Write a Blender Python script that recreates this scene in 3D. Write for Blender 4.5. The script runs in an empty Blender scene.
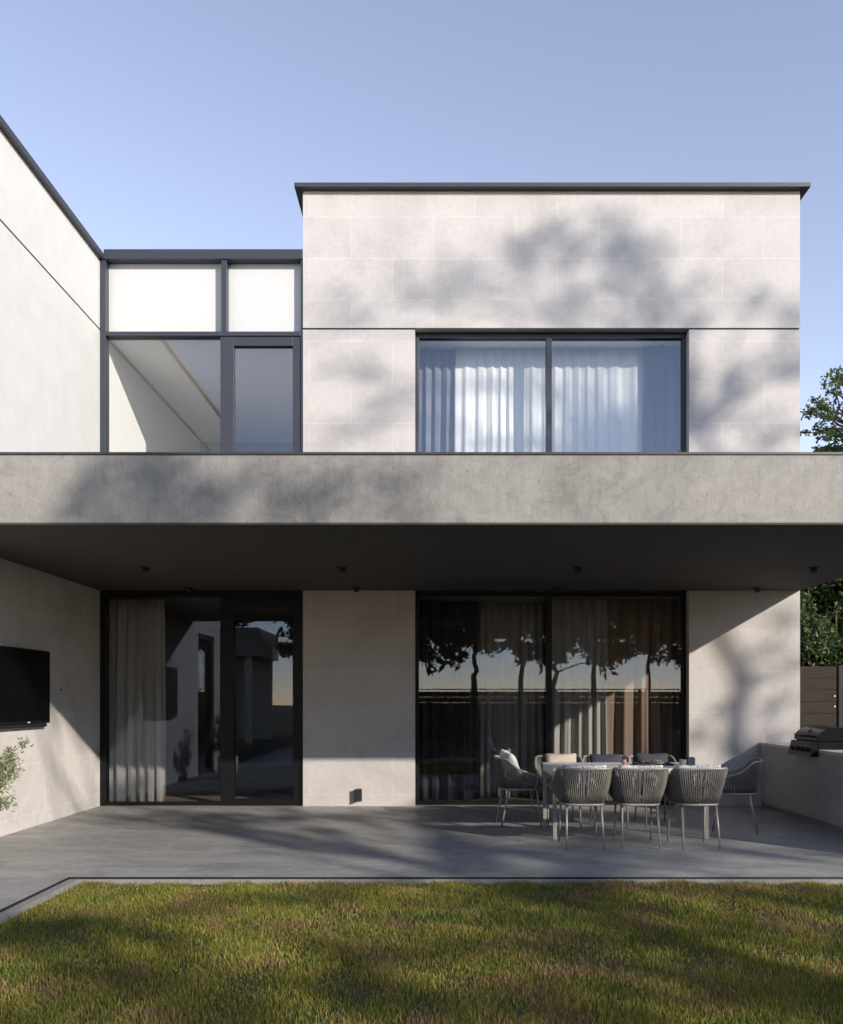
import bpy, math, random
import numpy as np
from mathutils import Vector, Matrix
R = math.radians
random.seed(7); rng = np.random.default_rng(11)
scene = bpy.context.scene
COL = scene.collection

# ------------------------------------------------------------------ camera
cam = bpy.data.cameras.new("camera"); camo = bpy.data.objects.new("camera", cam); COL.objects.link(camo)
camo.location = (0, -11.94, 1.46); camo.rotation_euler = (R(90), 0, 0)
cam.sensor_fit = 'AUTO'; cam.sensor_width = 36; cam.lens = 860 / 1024 * 36
cam.shift_x = -15.5 / 1024; cam.shift_y = 189 / 1024
cam.clip_start = 0.05; cam.clip_end = 2000
scene.camera = camo

# ------------------------------------------------------------------ light
SUN = Vector((4.1, -4.47, 2.36)).normalized()           # towards the sun
world = bpy.data.worlds.new("World"); scene.world = world; world.use_nodes = True
wn = world.node_tree.nodes; wl = world.node_tree.links
bg = wn["Background"]; bg.inputs[1].default_value = 0.15
sky = wn.new("ShaderNodeTexSky"); sky.sky_type = 'NISHITA'; sky.sun_disc = False
sky.sun_elevation = math.asin(SUN.z); sky.sun_rotation = math.atan2(SUN.x, SUN.y)
sky.air_density = 2.0; sky.dust_density = 0.12; sky.ozone_density = 3.0; sky.altitude = 8000
tint = wn.new("ShaderNodeMix"); tint.data_type = 'RGBA'; tint.blend_type = 'MULTIPLY'; tint.inputs[0].default_value = 1      # camera white balance
tint.inputs[7].default_value = (1.90, 1.24, .92, 1)
wl.new(sky.outputs[0], tint.inputs[6]); wl.new(tint.outputs[2], bg.inputs[0])
sl = bpy.data.lights.new("sun", 'SUN'); sl.energy = 2.3; sl.angle = R(0.75); sl.color = (1.0, 0.915, 0.80)
so = bpy.data.objects.new("sun", sl); COL.objects.link(so); so.location = (20, -22, 12)
so.rotation_euler = (-SUN).to_track_quat('-Z', 'Y').to_euler()
vs = scene.view_settings
vs.view_transform = 'Standard'; vs.look = 'None'; vs.gamma = 1; vs.exposure = 1.22; vs.use_curve_mapping = False
scene.cycles.use_denoising = True
scene.cycles.max_bounces = 10; scene.cycles.transparent_max_bounces = 16
scene.cycles.caustics_reflective = False; scene.cycles.caustics_refractive = False
scene.cycles.sample_clamp_indirect = 6

# ------------------------------------------------------------------ materials
class NT:
    def __init__(s, name):
        s.m = bpy.data.materials.new(name); s.m.use_nodes = True
        s.t = s.m.node_tree; s.n = s.t.nodes; s.l = s.t.links
        s.bsdf = s.n["Principled BSDF"]; s.out = s.n["Material Output"]
        s.tc = s.n.new("ShaderNodeTexCoord")
    def put(s, sock, v):
        if hasattr(v, 'is_linked') or hasattr(v, 'links'): s.l.new(v, sock)
        elif isinstance(v, (tuple, list)) and len(v) == 3 and sock.type == 'RGBA': sock.default_value = (*v, 1)
        else: sock.default_value = v
    def math(s, op, a, b=0.0, c=0.0):
        n = s.n.new("ShaderNodeMath"); n.operation = op
        s.put(n.inputs[0], a); s.put(n.inputs[1], b); s.put(n.inputs[2], c); return n.outputs[0]
    def map(s, scale=(1, 1, 1), src=None, loc=(0, 0, 0)):
        n = s.n.new("ShaderNodeMapping"); n.inputs['Scale'].default_value = scale; n.inputs['Location'].default_value = loc
        s.l.new(src or s.tc.outputs['Object'], n.inputs['Vector']); return n.outputs[0]
    def noise(s, scale, detail=4, rough=.55, vec=None, dist=0.0):
        n = s.n.new("ShaderNodeTexNoise"); n.inputs['Scale'].default_value = scale
        n.inputs['Detail'].default_value = detail; n.inputs['Roughness'].default_value = rough
        n.inputs['Distortion'].default_value = dist
        s.l.new(vec or s.tc.outputs['Object'], n.inputs['Vector']); return n.outputs[0]
    def ramp(s, fac, stops):
        n = s.n.new("ShaderNodeValToRGB"); cr = n.color_ramp
        while len(cr.elements) < len(stops): cr.elements.new(.5)
        for e, (p, c) in zip(cr.elements, stops):
            e.position = p; e.color = (*c, 1) if isinstance(c, tuple) else (c, c, c, 1)
        s.l.new(fac, n.inputs[0]); return n.outputs[0]
    def mix(s, fac, a, b, mode='MIX'):
        n = s.n.new("ShaderNodeMix"); n.data_type = 'RGBA'; n.blend_type = mode
        s.put(n.inputs[0], fac); s.put(n.inputs[6], a); s.put(n.inputs[7], b); return n.outputs[2]
    def bump(s, h, strength=.3, dist=.01):
        n = s.n.new("ShaderNodeBump"); n.inputs['Strength'].default_value = strength; n.inputs['Distance'].default_value = dist
        s.l.new(h, n.inputs['Height']); s.l.new(n.outputs[0], s.bsdf.inputs['Normal'])
    def set(s, **k):
        nm = dict(col='Base Color', rough='Roughness', metal='Metallic', coat='Coat Weight', spec='Specular IOR Level', sss='Subsurface Weight')
        for a, v in k.items(): s.put(s.bsdf.inputs[nm[a]], v)
        return s.m

def wall_uv(t):
    sp = t.n.new("ShaderNodeSeparateXYZ"); t.l.new(t.tc.outputs['Object'], sp.inputs[0])
    cb = t.n.new("ShaderNodeCombineXYZ")
    t.put(cb.inputs[0], t.math('ADD', sp.outputs[0], sp.outputs[1])); t.l.new(sp.outputs[2], cb.inputs[1])
    return cb.outputs[0]

def m_stone(name, k=1.0):
    t = NT(name); uv = wall_uv(t)
    br = t.n.new("ShaderNodeTexBrick"); br.offset = .5
    t.l.new(t.map(src=uv, loc=(.62, -.158 + .573, 0)), br.inputs['Vector'])
    br.inputs['Scale'].default_value = 1; br.inputs['Brick Width'].default_value = 1.146; br.inputs['Row Height'].default_value = .573
    br.inputs['Mortar Size'].default_value = .0045; br.inputs['Mortar Smooth'].default_value = .2; br.inputs['Bias'].default_value = 0
    br.inputs['Color1'].default_value = (.555 * k, .524 * k, .505 * k, 1); br.inputs['Color2'].default_value = (.528 * k, .498 * k, .479 * k, 1)
    br.inputs['Mortar'].default_value = (.63 * k, .605 * k, .58 * k, 1)
    big = t.ramp(t.noise(1.1, 6, .65, dist=.5), [(.3, .83), (.5, 1.0), (.7, 1.07)])
    mid = t.ramp(t.noise(14, 6, .7), [(.3, .90), (.72, 1.04)])
    fine = t.ramp(t.noise(160, 3, .6), [(.34, .84), (.5, 1.0), (.7, 1.03)])
    pits = t.ramp(t.noise(55, 2, .5), [(.27, .72), (.33, 1.0)])
    c = br.outputs[0]
    for f in (big, mid, fine, pits): c = t.mix(1, c, f, 'MULTIPLY')
    h = t.math('SUBTRACT', t.noise(60, 5, .7), t.math('MULTIPLY', br.outputs[1], 1.2))
    t.bump(h, .22, .006)
    return t.set(col=c, rough=.72)

def m_concrete():
    t = NT("streaked_concrete")
    st = t.noise(5, 6, .7, t.map((5, 5, .35)), .3)
    st2 = t.noise(22, 4, .7, t.map((3, 3, .5)))
    cl = t.noise(.7, 5, .6, dist=.6)
    mo = t.noise(6, 8, .72, dist=.8)
    v = t.math('ADD', t.math('MULTIPLY', st, .16), t.math('ADD', t.math('MULTIPLY', cl, .44), t.math('MULTIPLY', mo, .40)))
    c = t.ramp(v, [(.36, (.165, .158, .147)), (.5, (.265, .255, .237)), (.64, (.345, .332, .31))])
    c = t.mix(1, c, t.ramp(st2, [(.3, .92), (.5, 1.0), (.7, 1.04)]), 'MULTIPLY')
    c = t.mix(1, c, t.ramp(t.noise(75, 5, .8), [(.3, .72), (.45, 1.0), (.7, 1.1)]), 'MULTIPLY')
    c = t.mix(1, c, t.ramp(t.noise(34, 2, .5), [(.24, .55), (.29, 1.0)]), 'MULTIPLY')
    t.bump(t.noise(40, 5, .7), .3, .008)
    return t.set(col=c, rough=.75)

def m_plain(name, col, rough=.5, metal=0, var=.12, scale=18, bump=.08, coat=0, spec=.5):
    t = NT(name)
    f = t.ramp(t.noise(scale, 4, .6), [(.3, 1 - var), (.7, 1 + var * .6)])
    c = t.mix(1, (col[0], col[1], col[2]), f, 'MULTIPLY')
    if bump: t.bump(t.noise(scale * 6, 3, .6), bump, .003)
    return t.set(col=c, rough=rough, metal=metal, coat=coat, spec=spec)

def m_patio():
    t = NT("grey_patio_tiles")
    br = t.n.new("ShaderNodeTexBrick"); br.offset = .5
    t.l.new(t.map(loc=(.35, .0, 0)), br.inputs['Vector'])
    br.inputs['Scale'].default_value = 1; br.inputs['Brick Width'].default_value = 1.2; br.inputs['Row Height'].default_value = 1.2
    br.inputs['Mortar Size'].default_value = .004; br.inputs['Mortar Smooth'].default_value = .1
    br.inputs['Color1'].default_value = (.33, .325, .315, 1); br.inputs['Color2'].default_value = (.30, .295, .287, 1); br.inputs['Mortar'].default_value = (.25, .245, .238, 1)
    a = t.ramp(t.noise(1.6, 6, .65, t.map((1, 2.2, 1)), .9), [(.28, .72), (.55, 1.0), (.75, 1.22)])
    b = t.ramp(t.noise(9, 6, .7, t.map((1, 1.6, 1)), .5), [(.3, .82), (.7, 1.12)])
    d = t.ramp(t.noise(120, 3, .6), [(.3, .84), (.6, 1.05)])
    c = br.outputs[0]
    for f in (a, b, d): c = t.mix(1, c, f, 'MULTIPLY')
    t.bump(t.math('SUBTRACT', t.noise(45, 5, .7), br.outputs[1]), .2, .006)
    rr = t.ramp(t.noise(2.2, 5, .6), [(.3, .45), (.7, .68)])
    return t.set(col=c, rough=rr)

def m_glass(name, ior, refl=(.93, .95, 1)):
    t = NT(name); t.n.remove(t.bsdf)
    tr = t.n.new("ShaderNodeBsdfTransparent"); tr.inputs[0].default_value = (.98, .985, .98, 1)
    gl = t.n.new("ShaderNodeBsdfGlossy"); gl.inputs['Roughness'].default_value = 0.0; gl.inputs[0].default_value = (*refl, 1)
    lw = t.n.new("ShaderNodeLayerWeight"); lw.inputs[0].default_value = .5
    f0 = ((ior - 1) / (ior + 1)) ** 2; fr = t.n.new("ShaderNodeMath"); fr.operation = 'MULTIPLY_ADD'      # Schlick, same from both sides
    t.l.new(t.math('POWER', lw.outputs['Facing'], 5.0), fr.inputs[0]); fr.inputs[1].default_value = 1 - f0; fr.inputs[2].default_value = f0
    # waviness of real panes
    bp = t.n.new("ShaderNodeBump"); bp.inputs['Strength'].default_value = .05; bp.inputs['Distance'].default_value = .002
    t.l.new(t.noise(1.1, 2, .5), bp.inputs['Height']); t.l.new(bp.outputs[0], gl.inputs['Normal'])
    mx = t.n.new("ShaderNodeMixShader"); t.l.new(fr.outputs[0], mx.inputs[0]); t.l.new(tr.outputs[0], mx.inputs[1]); t.l.new(gl.outputs[0], mx.inputs[2])
    t.l.new(mx.outputs[0], t.out.inputs[0]); return t.m

def m_cloth(name, col, trans=.35, sheer=0.0):
    t = NT(name); t.n.remove(t.bsdf)
    w = t.ramp(t.noise(260, 2, .5, t.map((1, 1, .25))), [(.3, .86), (.7, 1.05)])
    c = t.mix(1, col, w, 'MULTIPLY')
    d = t.n.new("ShaderNodeBsdfDiffuse"); t.l.new(c, d.inputs[0])
    tl = t.n.new("ShaderNodeBsdfTranslucent"); t.l.new(c, tl.inputs[0])
    mx = t.n.new("ShaderNodeMixShader"); mx.inputs[0].default_value = trans
    t.l.new(d.outputs[0], mx.inputs[1]); t.l.new(tl.outputs[0], mx.inputs[2]); o = mx.outputs[0]
    if sheer:
        tp = t.n.new("ShaderNodeBsdfTransparent"); m2 = t.n.new("ShaderNodeMixShader"); m2.inputs[0].default_value = sheer
        t.l.new(o, m2.inputs[1]); t.l.new(tp.outputs[0], m2.inputs[2]); o = m2.outputs[0]
    t.l.new(o, t.out.inputs[0]); return t.m

def m_leaf(name, cols, trans=.3, rough=.5):
    t = NT(name); g = t.n.new("ShaderNodeNewGeometry")
    c = t.ramp(g.outputs['Random Per Island'], [(i / (len(cols) - 1), k) for i, k in enumerate(cols)])
    t.set(col=c, rough=rough)
    tl = t.n.new("ShaderNodeBsdfTranslucent"); t.l.new(t.mix(1, c, (1.3, 1.3, .7), 'MULTIPLY'), tl.inputs[0])
    mx = t.n.new("ShaderNodeMixShader"); mx.inputs[0].default_value = trans
    t.l.new(t.bsdf.outputs[0], mx.inputs[1]); t.l.new(tl.outputs[0], mx.inputs[2]); t.l.new(mx.outputs[0], t.out.inputs[0])
    return t.m

def m_blade():
    t = NT("lawn_blades"); g = t.n.new("ShaderNodeNewGeometry")
    rnd = g.outputs['Random Per Island']
    c1 = t.ramp(rnd, [(0, (.07, .11, .012)), (.3, (.16, .20, .022)), (.65, (.30, .29, .038)), (.86, (.42, .31, .07)), (1, (.52, .36, .14))])
    c2 = t.ramp(rnd, [(0, (.13, .10, .03)), (.4, (.28, .19, .075)), (1, (.44, .28, .16))])
    c3 = t.ramp(rnd, [(0, (.03, .075, .012)), (.5, (.07, .14, .02)), (.9, (.15, .20, .035)), (1, (.3, .24, .08))])
    brown = t.ramp(t.noise(1.7, 6, .65, dist=.8), [(.50, 0.0), (.62, .9)])
    green = t.ramp(t.noise(1.2, 5, .6, t.map(loc=(7, 3, 0)), .6), [(.50, 0.0), (.64, .75)])
    c = t.mix(brown, t.mix(green, c1, c3), c2)
    t.set(col=c, rough=.55)
    tl = t.n.new("ShaderNodeBsdfTranslucent"); t.l.new(c, tl.inputs[0])
    mx = t.n.new("ShaderNodeMixShader"); mx.inputs[0].default_value = .3
    t.l.new(t.bsdf.outputs[0], mx.inputs[1]); t.l.new(tl.outputs[0], mx.inputs[2]); t.l.new(mx.outputs[0], t.out.inputs[0])
    return t.m

def m_ground():
    t = NT("lawn_soil_and_turf")
    c = t.ramp(t.noise(2.2, 7, .7, dist=.4), [(.3, (.022, .026, .008)), (.5, (.042, .042, .014)), (.7, (.065, .052, .022))])
    c = t.mix(1, c, t.ramp(t.noise(60, 4, .7), [(.3, .6), (.7, 1.2)]), 'MULTIPLY')
    t.bump(t.noise(80, 4, .7), .6, .03)
    return t.set(col=c, rough=.9)

def m_pattern():
    t = NT("grey_floral_fabric")
    v = t.n.new("ShaderNodeTexVoronoi"); v.feature = 'SMOOTH_F1'; v.inputs['Scale'].default_value = 26
    t.l.new(t.tc.outputs['Object'], v.inputs['Vector'])
    c = t.ramp(v.outputs['Distance'], [(.22, (.62, .61, .60)), (.34, (.20, .20, .22)), (.5, (.55, .54, .53))])
    return t.set(col=c, rough=.9)

def m_wood(name, a, b, spec=.5):
    t = NT(name)
    c = t.ramp(t.noise(7, 6, .7, t.map((.5, 4, 6)), .6), [(.3, a), (.7, b)])
    t.bump(t.noise(30, 4, .6, t.map((.3, 3, 6))), .2, .004)
    return t.set(col=c, rough=.6, spec=spec)

def m_bark():
    t = NT("bark")
    c = t.ramp(t.noise(9, 6, .7, t.map((3, 3, .6))), [(.3, (.05, .036, .026)), (.7, (.16, .12, .09))])
    t.bump(t.noise(14, 5, .7, t.map((3, 3, .6))), .8, .03)
    return t.set(col=c, rough=.9)

M = dict(
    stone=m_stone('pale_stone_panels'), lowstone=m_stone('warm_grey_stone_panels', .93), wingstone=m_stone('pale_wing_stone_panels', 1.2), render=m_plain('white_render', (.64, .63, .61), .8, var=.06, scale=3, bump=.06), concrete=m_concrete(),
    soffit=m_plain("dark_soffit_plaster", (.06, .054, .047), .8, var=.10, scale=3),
    frame=m_plain("dark_grey_aluminium", (.040, .045, .060), .4, var=.05, bump=0, spec=.4), shadeframe=m_plain("shaded_aluminium", (.006, .006, .0065), .45, var=.05, bump=0, spec=.22),  # one frame metal twice; lower-storey copy has its shade in the colour
    coping=m_plain("coping_metal", (.055, .055, .058), .42, metal=.2, var=.06, bump=.03),
    groove=m_plain("shadow_groove", (.02, .02, .022), .7, bump=0),
    white=m_plain("white_panel", (.60, .60, .595), .5, var=.03, bump=0),
    plaster=m_plain("interior_plaster", (.92, .91, .90), .85, var=.03),
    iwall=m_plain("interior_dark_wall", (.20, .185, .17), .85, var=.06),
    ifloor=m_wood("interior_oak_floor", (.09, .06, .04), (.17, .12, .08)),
    glass=m_glass("coated_glass", 1.70, (.82, .90, 1)), lowglass=m_glass("clear_double_glass", 1.52, (.60, .69, .88)),
    patio=m_patio(), kerb=m_plain("pale_concrete_edge", (.25, .243, .232), .8, var=.2, scale=25),
    black=m_plain("black_channel", (.012, .012, .013), .6, bump=0),
    ground=m_ground(), blade=m_blade(), bark=m_bark(),
    sheer=m_cloth("white_sheer_cloth", (.95, .95, .94), .15, .04), shaded_drape=m_cloth('shaded_drape_cloth', (.09, .10, .14), .05), netting=m_cloth("grey_white_sheer_cloth", (.38, .365, .35), .15, .06), drape=m_cloth("grey_blue_drape_cloth", (.20, .21, .25), .08),  # right upper drape is the same drape cloth, darkened for its shade
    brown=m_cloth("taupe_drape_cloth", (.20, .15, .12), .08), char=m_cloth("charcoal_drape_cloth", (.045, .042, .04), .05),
    tv=m_plain("black_tv_plastic", (.006, .006, .007), .5, var=0, bump=0),
    screen=m_plain("tv_screen_glass", (.003, .003, .004), .5, var=0, bump=0, spec=.15),
    mark=m_plain("pale_mark", (.75, .75, .75), .4, var=0, bump=0),
    rope=m_plain("taupe_rope", (.135, .124, .108), .85, var=.3, scale=60, bump=.5),
    leg=m_plain("taupe_metal", (.31, .29, .265), .5, metal=.2, var=.05, bump=0),
    table=m_plain("white_table_laminate", (.74, .73, .71), .4, var=.04, bump=.02),
    floral=m_pattern(),
    beige=m_plain("beige_linen", (.52, .45, .37), .95, var=.12, scale=40, bump=.4),
    navy=m_plain("navy_fabric", (.045, .05, .075), .95, var=.15, scale=40, bump=.4),
    offwhite=m_plain("off_white_linen", (.72, .70, .67), .95, var=.08, scale=40, bump=.4),
    seat=m_plain("light_seat_fabric", (.66, .65, .64), .95, var=.08, scale=40, bump=.4),
    ceramic=m_plain("grey_ceramic", (.42, .40, .37), .5, var=.1), dark=m_plain("dark_tray", (.03, .028, .028), .4, var=.1),
    food=m_plain("bread", (.42, .26, .13), .9, var=.4, scale=40), berry=m_plain("berries", (.18, .03, .03), .4, var=.3),
    pinkdrink=m_plain("pink_drink", (.55, .18, .15), .15, var=.05, bump=0), tumbler=m_glass("tumbler_glass", 1.45),
    enamel=m_plain("black_enamel", (.004, .004, .0045), .28, var=.05, bump=0, spec=.2), steel=m_plain("brushed_steel", (.018, .017, .016), .45, metal=.2, var=.08, bump=.05),
    counter=m_plain("grey_counter_render", (.42, .415, .41), .8, var=.10, scale=6, bump=.1),
    countertop=m_plain("pale_counter_top", (.55, .54, .52), .5, var=.06, scale=12),
    fence=m_wood("dark_fence_wood", (.020, .016, .012), (.038, .030, .023), .15), darkfence=m_plain("near_black_fence", (.012, .012, .012), .7, var=.2),
    leaf=m_leaf("laurel_leaves", [(.022, .05, .026), (.04, .08, .034), (.075, .12, .04), (.17, .19, .06)]),
    leaf2=m_leaf("canopy_leaves", [(.03, .065, .028), (.06, .10, .036), (.11, .15, .05)]),
    needle=m_leaf("pine_needles", [(.012, .022, .012), (.022, .036, .017), (.035, .05, .022)], .15),
    olive=m_leaf("olive_leaves", [(.12, .14, .07), (.24, .26, .14), (.42, .43, .29)], .25),
    silver=m_leaf("silver_leaves", [(.32, .34, .33), (.5, .52, .5)], .25),
    pot=m_plain("white_planter", (.68, .67, .65), .6, var=.05),
    roof=m_plain("roof_membrane", (.2, .2, .2), .8),
)

# ------------------------------------------------------------------ mesh helpers
class MB:
    def __init__(s): s.v = []; s.f = []
    def box(s, x0, x1, y0, y1, z0, z1):
        b = len(s.v)
        s.v += [(x0, y0, z0), (x1, y0, z0), (x1, y1, z0), (x0, y1, z0), (x0, y0, z1), (x1, y0, z1), (x1, y1, z1), (x0, y1, z1)]
        s.f += [tuple(b + i for i in q) for q in ((3, 2, 1, 0), (4, 5, 6, 7), (0, 1, 5, 4), (1, 2, 6, 5), (2, 3, 7, 6), (3, 0, 4, 7))]
        return s
    def tube(s, pts, rad, n=8, cap=True, closed=False):
        pts = [Vector(p) for p in pts]; rad = rad if isinstance(rad, (list, tuple)) else [rad] * len(pts)
        b = len(s.v); m = len(pts); nrm = None
        for i, p in enumerate(pts):
            if closed: d = (pts[(i + 1) % m] - pts[i - 1])
            else: d = pts[min(i + 1, m - 1)] - pts[max(i - 1, 0)]
            d = d.normalized() if d.length > 1e-9 else Vector((0, 0, 1))
            if nrm is None: nrm = d.orthogonal().normalized()
            nrm = (nrm - d * nrm.dot(d)); nrm = nrm.normalized() if nrm.length > 1e-6 else d.orthogonal().normalized()
            bi = d.cross(nrm)
            for k in range(n):
                a = 2 * math.pi * k / n
                s.v.append(tuple(p + (nrm * math.cos(a) + bi * math.sin(a)) * rad[i]))
        for i in range(m if closed else m - 1):
            j = (i + 1) % m
            for k in range(n):
                k2 = (k + 1) % n
                s.f.append((b + i * n + k, b + i * n + k2, b + j * n + k2, b + j * n + k))
        if cap and not closed:
            s.f.append(tuple(b + k for k in reversed(range(n)))); s.f.append(tuple(b + (m - 1) * n + k for k in range(n)))
        return s
    def lathe(s, prof, c=(0, 0, 0), n=24):
        b = len(s.v); m = len(prof)
        for (r, z) in prof:
            for k in range(n):
                a = 2 * math.pi * k / n; s.v.append((c[0] + r * math.cos(a), c[1] + r * math.sin(a), c[2] + z))
        for i in range(m - 1):
            for k in range(n):
                k2 = (k + 1) % n; s.f.append((b + i * n + k, b + i * n + k2, b + (i + 1) * n + k2, b + (i + 1) * n + k))
        s.f.append(tuple(b + k for k in reversed(range(n)))); s.f.append(tuple(b + (m - 1) * n + k for k in range(n)))
        return s
    def prism(s, prof, y0, y1):           # prof in (x, z), extruded along y
        b = len(s.v); n = len(prof)
        s.v += [(x, y0, z) for x, z in prof] + [(x, y1, z) for x, z in prof]
        s.f.append(tuple(b + i for i in range(n))); s.f.append(tuple(b + n + i for i in reversed(range(n))))
        for i in range(n):
            j = (i + 1) % n; s.f.append((b + j, b + i, b + n + i, b + n + j))
        return s
    def pillow(s, w, h, t, n=14, seed=0):   # soft square cushion standing in xz, thickness along y
        r = random.Random(seed); b = len(s.v)
        for side in (1, -1):
            for i in range(n + 1):
                for j in range(n + 1):
                    u = i / n * 2 - 1; v = j / n * 2 - 1
                    f = max(0, (1 - u ** 4) * (1 - v ** 4)) ** .5
                    pin = 1 - .07 * (u * u + v * v - abs(u * v) * 1.6)
                    wr = 1 + .06 * math.sin(u * 6 + seed) * math.sin(v * 5 + seed * 2)
                    s.v.append((u * w / 2 * pin, side * (t / 2 * f * wr + .002), v * h / 2 * pin))
        def ix(k, i, j): return b + k * (n + 1) ** 2 + i * (n + 1) + j
        for k in (0, 1):
            for i in range(n):
                for j in range(n):
                    q = (ix(k, i, j), ix(k, i + 1, j), ix(k, i + 1, j + 1), ix(k, i, j + 1))
                    s.f.append(q if k else q[::-1])
        for i in range(n):
            s.f += [(ix(0, i, 0), ix(0, i + 1, 0), ix(1, i + 1, 0), ix(1, i, 0)), (ix(1, i, n), ix(1, i + 1, n), ix(0, i + 1, n), ix(0, i, n)),
                    (ix(1, 0, i), ix(1, 0, i + 1), ix(0, 0, i + 1), ix(0, 0, i)), (ix(0, n, i), ix(0, n, i + 1), ix(1, n, i + 1), ix(1, n, i))]
        return s
    def build(s, name, mat, parent=None, smooth=False, bevel=0, loc=None, rot=None):
        me = bpy.data.meshes.new(name); me.from_pydata(s.v, [], s.f); me.validate(); me.update()
        me.materials.append(mat)
        if smooth: me.polygons.foreach_set("use_smooth", [True] * len(me.polygons))
        o = bpy.data.objects.new(name, me); COL.objects.link(o)
        if parent: o.parent = parent
        if loc: o.location = loc
        if rot: o.rotation_euler = rot
        if bevel:
            md = o.modifiers.new("bevel", 'BEVEL'); md.width = bevel; md.segments = 2; md.limit_method = 'ANGLE'
        return o

def tag(o, label=None, cat=None, group=None, kind=None):
    if label: o['label'] = label
    if cat: o['category'] = cat
    if group: o['group'] = group
    if kind: o['kind'] = kind
    return o
def empty(name, loc=(0, 0, 0), rz=0, label=None, cat=None, group=None):
    o = bpy.data.objects.new(name, None); COL.objects.link(o); o.location = loc; o.rotation_euler = (0, 0, rz); o.empty_display_size = .1
    return tag(o, label, cat, group)
def copy_thing(o):
    c = o.copy(); COL.objects.link(c)
    for ch in list(o.children):
        d = ch.copy(); COL.objects.link(d); d.parent = c
        for g in list(ch.children):
            e = g.copy(); COL.objects.link(e); e.parent = d
    return c
def leaf_mesh(name, pts, size, mat, parent=None, elong=2.0, droop=.3, loc=None, jit=.4):
    """one small folded leaf (two triangles pairs) per point"""
    n = len(pts); pts = np.asarray(pts, float)
    d = rng.normal(size=(n, 3)); d[:, 2] -= droop; d /= np.linalg.norm(d, axis=1)[:, None]
    u = rng.normal(size=(n, 3)); u -= d * (u * d).sum(1)[:, None]; u /= np.linalg.norm(u, axis=1)[:, None]
    w = np.cross(d, u); L = size * (1 + jit * rng.uniform(-1, 1, n))[:, None]; W = L / elong * .5
    mid = pts + d * L * .45
    v = np.stack([pts, mid + u * W + w * W * .35, pts + d * L, mid - u * W + w * W * .35], 1).reshape(-1, 3)
    i = np.arange(n)[:, None] * 4
    f = np.concatenate([i + np.array([[0, 1, 2]]), i + np.array([[0, 2, 3]])], 0)
    me = bpy.data.meshes.new(name); me.from_pydata(v.tolist(), [], f.tolist()); me.update(); me.materials.append(mat)
    o = bpy.data.objects.new(name, me); COL.objects.link(o)
    if parent: o.parent = parent
    if loc: o.location = loc
    return o
def blob_points(c, r, n, shell=.35):
    d = rng.normal(size=(n, 3)); d /= np.linalg.norm(d, axis=1)[:, None]
    k = rng.uniform(0, 1, n) ** shell
    return np.asarray(c) + d * k[:, None] * np.asarray(r)

# ------------------------------------------------------------------ ground, patio
g = MB(); g.box(-300, 300, -300, 300, -.9, -.06); tag(g.build('ground', M['ground']), kind='structure')
p = MB()
p.box(-4.69, 9, -4.80, 8, -.5, 0); p.box(-4.69, -3.06, -16, -4.80, -.5, -.0005)
tag(p.build('patio', M['patio'], bevel=.003), kind='structure')
e = MB(); e.box(-3.05, 9, -4.81, -4.80, -.5, -.001); e.box(-3.06, -3.05, -16, -4.80, -.5, -.0015)
tag(e.build('patio_steel_edge', M['black']), kind='structure')
e = MB(); e.box(-2.99, 9, -4.825, -4.81, -.5, -.017); e.box(-3.05, -2.965, -16, -4.81, -.5, -.0165)
tag(e.build('patio_kerb', M['kerb'], bevel=.003), kind='structure')

# ------------------------------------------------------------------ the house
XL, XM, XR = -4.69, -1.861, 5.04          # left wing wall, left edge of the main box, right edge
WX0, WX1 = -.305, 3.50                    # window opening
TOP = 8.54; FL2 = 3.616; HEAD = 6.615; SOF = 3.0
house = empty('modern_house', (0, 0, 0), 0, 'modern two-storey house with pale stone panel walls, dark copings and wide concrete balcony slab', 'house')
w = MB(); T = .35
w.box(XM, XR, 0, T, HEAD + .025, TOP)                    # above the groove
w.box(XM, WX0, 0, T, FL2, HEAD); w.box(WX1, XR, 0, T, FL2, HEAD)
w.box(XR - T, XR, T, 9, FL2, TOP); w.box(XM, XM + .25, T, 9, FL2, TOP)
w.box(XM, XR, 9, 9.3, FL2, TOP)
w.build('wall', M['stone'], house)
gr = MB(); gr.box(XM + .01, WX0, .015, T, HEAD, HEAD + .025); gr.box(WX1, XR - .01, .015, T, HEAD, HEAD + .025); gr.box(WX0, WX1, .15, T, HEAD, HEAD + .025)
gr.build('groove', M['groove'], house)
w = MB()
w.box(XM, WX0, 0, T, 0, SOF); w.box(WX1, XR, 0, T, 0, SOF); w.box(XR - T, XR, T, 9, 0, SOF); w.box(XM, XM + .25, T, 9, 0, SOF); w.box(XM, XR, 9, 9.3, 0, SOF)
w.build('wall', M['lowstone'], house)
# left wing: walls with a glazed opening near its front end
WE = -6.45
w = MB(); OY0, OY1 = -5.95, -4.75
w.box(XL - .3, XL, WE, 9, HEAD + .025, 7.60)
w.box(XL - .3, XL, WE, 9, SOF, HEAD)
w.box(-10, XL - .3, WE, WE + .3, SOF, 7.6); w.box(-10, -9.7, WE + .3, 9, SOF, 7.6); w.box(-10, XL - .3, 8.7, 9, SOF, 7.6)
wo = w.build('wall', M['render'], house); wo['label'] = 'white rendered upper wall of the left wing'
w = MB()
w.box(XL - .3, XL, OY1, 9, 0, SOF); w.box(XL - .3, XL, WE, OY0, 0, SOF); w.box(XL - .3, XL, OY0, OY1, 2.8, SOF)
w.box(-10, XL - .3, WE, WE + .3, 0, SOF); w.box(-10, -9.7, WE + .3, 9, 0, SOF); w.box(-10, XL - .3, 8.7, 9, 0, SOF)
wo = w.build('wall', M['wingstone'], house); wo['label'] = 'pale lower wall of the left wing behind the television'
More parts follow.
